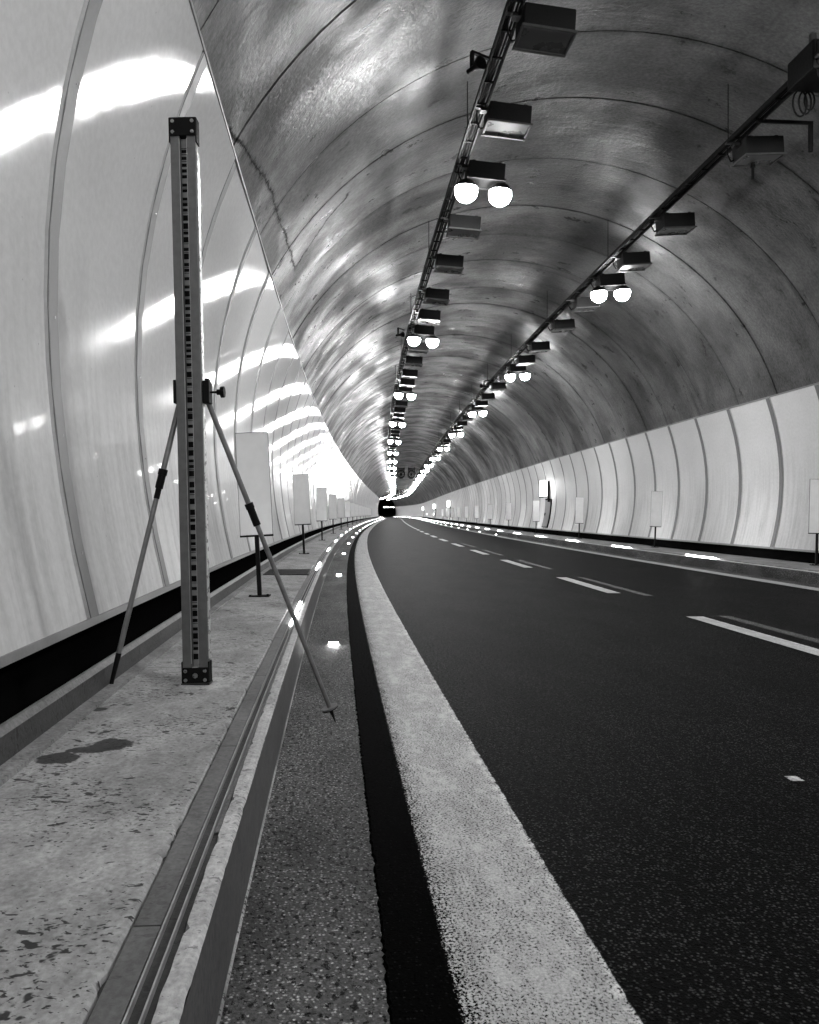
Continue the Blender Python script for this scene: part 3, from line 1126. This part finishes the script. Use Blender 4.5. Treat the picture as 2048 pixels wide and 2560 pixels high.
def emergency(s, label_box, label_sign, near):
    f = prof_right
    zc = np.linspace(0.56, 1.86, 7)
    root = empty("emergency_cabinet", None)
    tag(root, label_box, "cabinet", "emergency cabinets on the right wall")

    def curved(name, s0, s1, z0, z1, proud, mat, depth=0.05):
        zz = np.linspace(z0, z1, 7)
        zr = np.concatenate([[z0], zz, [z1]])
        st = [s0, s0, s1, s1]
        oo = [0.0, proud, proud, 0.0]
        pts = np.zeros((4, 9, 3))
        uv = np.zeros((4, 9, 2))
        for i in range(4):
            for j, z in enumerate(zr):
                o = min(oo[i], 0.0 if j in (0, 8) else proud)
                pts[i, j] = P(st[i], f(z) - o - 0.002, z)
                uv[i, j] = (st[i], z)
        me = grid_mesh(name, pts, uv, False)
        return link(name, me, mat, root)
    curved("cabinet_frame", s - 0.62, s + 0.62, 0.54, 1.90, 0.05, M_BLACK)
    curved("cabinet_door", s - 0.57, s + 0.57, 0.58, 1.85, 0.062, M_CABINET)
    curved("door_window", s - 0.30, s + 0.10, 1.0, 1.42, 0.066, M_STRIP_R)
    curved("door_handle", s + 0.30, s + 0.42, 1.12, 1.24, 0.09, M_BLACK)
    sg = empty("emergency_sign", frame(s - 0.35, 8.98, 2.36))
    MB().box((0, 0, 0), (0.38, 0.13, 0.80), 0.012).build("sign_case", M_DARK, sg)
    MB().box((0, -0.068, 0.03), (0.34, 0.012, 0.72), 0.004).build("sign_face", E_SIGN if near else E_SIGN_FAR, sg)
    MB().box((0, 0.068, 0.03), (0.34, 0.012, 0.72), 0.004).build("sign_back_face", E_SIGN if near else E_SIGN_FAR, sg)
    MB().box((0.27, 0, -0.1), (0.09, 0.16, 1.0), 0.008).box((0.2, 0, -0.46), (0.20, 0.10, 0.05), 0.004).build("wall_bracket", M_BLACK, sg)
    tag(sg, label_sign, "emergency sign", "lit emergency signs on the right wall")


emergency(38.1, "dark grey emergency cabinet on the right wall panels, nearest one", "glowing white box sign on the right wall above the nearest cabinet", True)
for i, s in enumerate((96.0, 132.0, 185.0)):
    emergency(s, f"tiny dark emergency cabinet far down the right wall, {ORD[i + 1]} one",
              f"glowing white box sign far down the right wall, {ORD[i + 1]} one", False)

# small lit guide markers at panel height
n = 0
for side, ss_, sname in ((-1, (70, 88, 106, 126), "left"), (1, (92, 112, 138, 168), "right")):
    for i, s in enumerate(ss_):
        z = 1.12
        lat = prof_left(z) + 0.05 if side < 0 else prof_right(z) - 0.05
        o = empty("guide_marker", frame(s, lat, z + 0.02))
        MB().box((0, 0.03, 0), (0.13, 0.05, 0.28), 0.008).build("marker_case", M_DARK, o)
        MB().box((0, 0.0, 0), (0.10, 0.02, 0.24), 0.004).build("marker_lens", E_SIGN_FAR, o)
        tag(o, f"small glowing upright marker on the {sname} wall, {ORD[i]} nearest", "guide light", f"glowing markers on the {sname} wall")

# ------------------------------------------------------------------ jet fans under the crown


def jet_fan(s, lat, label):
    root = empty("jet_fan", frame(s, lat, 6.28))
    R = Matrix.Rotation(math.radians(-90), 4, 'X')
    prof = [(0.40, -1.6), (0.50, -1.62), (0.52, -1.55), (0.52, -0.5), (0.46, -0.42), (0.46, 0.42), (0.52, 0.5), (0.52, 1.55), (0.50, 1.62), (0.40, 1.6), (0.37, 1.3), (0.37, -1.3), (0.40, -1.6)]
    MB().lathe(prof, 28, R).build("casing", M_FAN, root, 35)
    MB().lathe([(0.0, -1.2), (0.12, -1.1), (0.16, -0.9), (0.16, 0.9), (0.12, 1.1), (0.0, 1.2)], 16, R).build("hub", M_FAN, root, 40)
    bl = MB()
    for k in range(8):
        a = k * math.pi / 4
        bl.box((0.26 * math.cos(a), 0, 0.26 * math.sin(a)), (0.24, 0.03, 0.09), 0.003, Matrix.Rotation(-a, 3, 'Y') @ Matrix.Rotation(0.5, 3, 'X'))
    bl.build("blades", M_DARK, root)
    mt = MB()
    for y in (-1.0, 1.0):
        for x in (-0.4, 0.4):
            mt.box((x, y, 0.62), (0.07, 0.08, 0.62), 0.004)
        mt.box((0, y, 0.56), (0.9, 0.10, 0.06), 0.004)
    mt.box((0, 0, 0.74), (0.96, 2.3, 0.14), 0.01)
    mt.build("suspension", M_FAN, root)
    tag(root, label, "jet fan", "jet fans under the crown")


for i, s in enumerate((105.0, 205.0)):
    d = ("nearer", "farther")[i]
    jet_fan(s, 3.4, f"dark round jet fan under the crown, left one of the {d} pair")
    jet_fan(s, 4.78, f"dark round jet fan under the crown, right one of the {d} pair")

# ------------------------------------------------------------------ small ceiling equipment


def loudspeaker(s, lat, z, yaw, label):
    root = empty("loudspeaker", frame(s, lat, z) @ Matrix.Rotation(yaw, 4, 'Z'))
    R = Matrix.Rotation(math.radians(-90), 4, 'X')
    MB().lathe([(0.08, -0.14), (0.075, -0.12), (0.035, -0.03), (0.028, 0.05), (0.03, 0.10), (0.0, 0.11)], 16, R).build("horn", M_BLACK, root, 40)
    MB().box((0, 0.03, 0.12), (0.03, 0.05, 0.18), 0.003).box((0.14, 0.03, 0.2), (0.30, 0.04, 0.03), 0.003).build("arm", M_BLACK, root)
    tag(root, label, "loudspeaker", "horn loudspeakers on the trays")


loudspeaker(9.15, 1.58, 6.25, 0.5, "small black horn loudspeaker beside the near end of the left tray")
loudspeaker(22.6, 1.52, 6.15, 0.9, "small black horn loudspeaker left of the second lit lamp")
loudspeaker(31.5, 5.25, 6.2, -0.9, "small black horn loudspeaker on the right tray between lit lamps")

jb = empty("junction_box", frame(9.1, 5.86, 6.33))
MB().box((0, 0, 0.16), (0.72, 0.55, 0.34), 0.02).build("case", M_BLACK, jb)
MB().box((0, -0.285, 0.16), (0.62, 0.02, 0.26), 0.006).build("lid", M_DARK, jb)
loop = MB()
for r, o in ((0.16, 0.0), (0.13, 0.06), (0.18, -0.07)):
    pts_ = [Vector((-0.15 + o + 0.5 * r * math.sin(t), 0.24 + 0.1 * o, -r * (1 - math.cos(t)) * 0.9)) for t in np.linspace(0, 2 * math.pi, 15)]
    loop.path(pts_, 0.012, 6)
loop.build("cable_loops", M_BLACK, jb)
MB().box((0.2, 0, 0.42), (0.06, 0.06, 0.26)).box((-0.2, 0, 0.42), (0.06, 0.06, 0.26)).build("hangers", M_DARK, jb)
tag(jb, "black junction box with looped cables at the top right corner", "junction box")

sb = empty("sensor_bracket", frame(10.3, 6.20, 6.24))
MB().box((-0.205, 0, 0.185), (0.78, 0.04, 0.04), 0.004).box((0.16, 0, 0.03), (0.05, 0.05, 0.34), 0.006).build("angle_arm", M_BLACK, sb)
MB().tube((0.16, 0, -0.13), (0.16, 0, -0.20), 0.03, n=10).build("sensor_head", M_BLACK, sb)
tag(sb, "black angled sensor bracket hanging near the right edge by the tray", "sensor")
sb = empty("sensor_rod", frame(10.95, 5.97, 6.18))
MB().tube((0, 0.15, 0.03), (0, 0.15, -0.20), 0.022, n=10).build("rod", M_BLACK, sb)
MB().tube((0, 0.15, 0.02), (0, 0.15, -0.03), 0.035, n=10).build("socket", M_BLACK, sb)
tag(sb, "short black rod hanging below the nearest dark light of the right row", "sensor")

# ------------------------------------------------------------------ dark steel access cover in the walkway
ac = empty("access_cover", frame(11.2, -0.70, KT + 0.004))
MB().box((0, 0, 0.004), (0.60, 0.96, 0.010), 0.002).build("plate", M_BLACK, ac)
fr = MB()
for x in (-0.31, 0.31):
    fr.box((x, 0, 0.003), (0.02, 1.0, 0.012))
for y in (-0.49, 0.49):
    fr.box((0, y, 0.003), (0.60, 0.02, 0.012))
fr.build("frame", M_DARK, ac)
tag(ac, "flat black access cover set in the left walkway behind the strut", "access cover")

# ------------------------------------------------------------------ levelling staff with its two struts
D = 3.83
PX = D / 2000.0


def staff_xy(px, py, y=D):
    return Vector(((px - 1024) / 2000 * y, y, CAM_H - (py - 1284.6) / 2000 * y))


base = staff_xy(493.5, 1716)
top = staff_xy(459.0, 299)
base.z = float(pt(D, -0.645, KT).z) + 0.002
axis = (top - base)
H = axis.length
lean = math.atan2(axis.x, axis.z)
staff = empty("levelling_staff", Matrix.Translation(base) @ Matrix.Rotation(lean, 4, 'Y'))
W = 0.1205
DEP = 0.052
sw = W * 0.285
side_w = (W - sw) / 2
for sx in (-1, 1):
    MB().box((sx * (W / 2 - side_w / 2), 0, H / 2), (side_w, DEP, H - 0.05), 0.003).build("side_profile", M_ALU, staff)
MB().box((0, 0.012, H / 2), (sw + 0.004, 0.012, H - 0.05)).build("code_strip", M_CODE, staff)
bar_mesh = MB().box((0, 0, 0.5), (sw - 0.003, 0.0016, 1.0)).mesh("code_bar", M_BLACK)


def code_bar(z, hgt):
    o = link("code_bar", bar_mesh, None, staff)
    o.location = (0, 0.0048, z)
    o.scale = (1, 1, hgt)


z = 0.115
while z < H - 0.135:
    hgt = random.choice((0.027, 0.027, 0.015, 0.014, 0.026, 0.015))
    code_bar(z, hgt)
    z += hgt + random.choice((0.012, 0.013, 0.018, 0.026))
    if random.random() < 0.45:
        code_bar(z - 0.008, 0.0022)
for sx in (-1, 1):
    MB().box((sx * (sw / 2 + 0.0005), -0.0235, H / 2), (0.002, 0.008, H - 0.2)).build("strip_edge", M_RAIL, staff)
MB().box((W / 2 + 0.0025, 0.004, H / 2 - 0.02), (0.004, DEP - 0.012, H - 0.28), 0.001).build("lit_side_strip", M_ALU_LIT, staff)


def shoe(name, z0, z1, extra):
    o = MB().box((0, 0, (z0 + z1) / 2), (W + 0.006, DEP + 0.012, z1 - z0), 0.004)
    for sx in (-1, 1):
        o.box((sx * (W / 2 + 0.0028), 0, (z0 + z1) / 2 + extra), (0.0065, DEP + 0.004, (z1 - z0) + 0.03), 0.002)
    ob = o.build(name, M_BLACK, staff)
    for sx in (-1, 1):
        for zz in (z0 + 0.2 * (z1 - z0), z0 + 0.78 * (z1 - z0)):
            sc = MB()
            c = Vector((sx * (W / 2 - 0.014), -DEP / 2 - 0.006, zz))
            sc.tube(c, c + Vector((0, -0.003, 0)), 0.0085, n=14)
            sc.tube(c, c + Vector((0, -0.0045, 0)), 0.0042, n=8)
            sc.build("screw", M_SCREW, ob)
    if name == "base_shoe":
        c = Vector((0, -DEP / 2 - 0.006, z0 + 0.036))
        MB().tube(c, c + Vector((0, -0.004, 0)), 0.012, n=16).build("screw", M_SCREW, ob)
    return ob


shoe("top_cap", H - 0.088, H, -0.015)
shoe("base_shoe", 0.008, 0.082, 0.012)
MB().box((0, 0, 0.004), (W + 0.014, DEP + 0.02, 0.010), 0.002).build("base_plate", M_DARK, staff)
MB().box((0, -0.012, 0.077), (sw - 0.004, 0.036, 0.012)).box((0, -0.0125, 0.052), (sw - 0.008, 0.038, 0.010)).build("shoe_label", M_CODE, staff)
# clamp with its knob
inv = staff.matrix_world.inverted()


def loc(px, py, y):
    return inv @ staff_xy(px, py, y)


zc_ = loc(517, 981, D).z
MB().box((W / 2 + 0.020, 0.005, zc_), (0.033, 0.07, 0.108), 0.005).box((W / 2 + 0.025, 0.0, zc_ + 0.006), (0.020, 0.05, 0.118), 0.004)\
    .box((-W / 2 - 0.007, 0.005, zc_ + 0.004), (0.013, 0.07, 0.112), 0.004).box((0, 0.036, zc_), (W + 0.05, 0.012, 0.07), 0.003).build("clamp", M_BLACK, staff)
kn = MB().tube((W / 2 + 0.034, 0, zc_), (W / 2 + 0.075, 0, zc_), 0.0052, n=10)
kn.tube((W / 2 + 0.068, 0, zc_), (W / 2 + 0.088, 0, zc_), 0.0135, n=14).tube((W / 2 + 0.086, 0, zc_), (W / 2 + 0.104, 0, zc_), 0.027, n=8)
kn.build("clamp_knob", M_BLACK, staff)


def strut(a, b, t_collar, r, foot):
    a, b = Vector(a), Vector(b)
    d = b - a
    n_ = d.normalized()
    L = d.length
    so = MB().tube(a, a + d * t_collar, r, n=18).build("strut", M_TUBE, staff, 40)
    c0, c1 = a + d * (t_collar - 0.028), a + d * (t_collar + 0.035)
    MB().tube(c0, c1, r * 1.42, n=18).tube(c0 - n_ * 0.008, c0 + n_ * 0.02, r * 1.62, n=18).build("collar", M_BLACK, so, 40)
    if foot == "spike":
        e = b - n_ * 0.075
        MB().tube(c1, e, r * 0.92, n=18).build("lower_tube", M_TUBE, so, 40)
        MB().tube(e - n_ * 0.014, e - n_ * 0.006, 0.042, n=26).build("foot_disc", M_TUBE, so, 40)
        MB().tube(e - n_ * 0.006, e - n_ * 0.001, 0.042, n=26).tube(e, b, r * 0.9, 0.002, n=14).build("spike", M_BLACK, so, 40)
    else:
        e = b - n_ * 0.15
        MB().tube(c1, c1 + n_ * 0.05, r * 1.05, n=16).build("collar_neck", M_BLACK, so, 40)
        MB().tube(c1 + n_ * 0.05, e, r * 0.92, n=18).build("lower_tube", M_TUBE, so, 40)
        MB().tube(e, b, r * 0.98, r * 0.7, n=16).build("rubber_foot", M_BLACK, so, 40)
    return so


tipR = pt(4.13, 0.013, 0.0)
strut(loc(521, 1006, D + 0.03), inv @ tipR, 0.335, 0.0132, "spike")
tipL = pt(3.84, -1.028, KT + 0.012)
strut(loc(449, 1008, D + 0.03), inv @ tipL, 0.275, 0.0132, "foot")
tag(staff, "tall grey survey levelling staff with barcode strip braced by two struts on the walkway", "levelling staff")

# ------------------------------------------------------------------ night outside the far mouth: a few lamp posts
for i, (u, s) in enumerate(((-63, 372), (-58.5, 381), (-54, 390), (-47, 400), (-40, 410))):
    y = float(np.interp(s, SS, CYS))
    o = empty("lamp_post", Matrix.Translation((u / 2000 * y, y, -0.6)))
    hz = CAM_H + 16.5 / 2000 * y + 0.6
    MB().tube((0, 0, 0), (0, 0, hz - 0.1), 0.09, 0.06, n=8).build("post", M_DARK, o)
    MB().box((0, 0.1, hz + 0.22), (0.9, 0.8, 0.1), 0.03).build("lamp_hood", M_DARK, o)
    MB().box((0, -0.1, hz), (0.34, 0.25, 0.34), 0.05).build("lamp_head", E_FAR, o)
    tag(o, f"tiny lit lamp in the dark beyond the tunnel mouth, {ORD[i]} from the left", "lamp post", "lamps beyond the tunnel mouth")
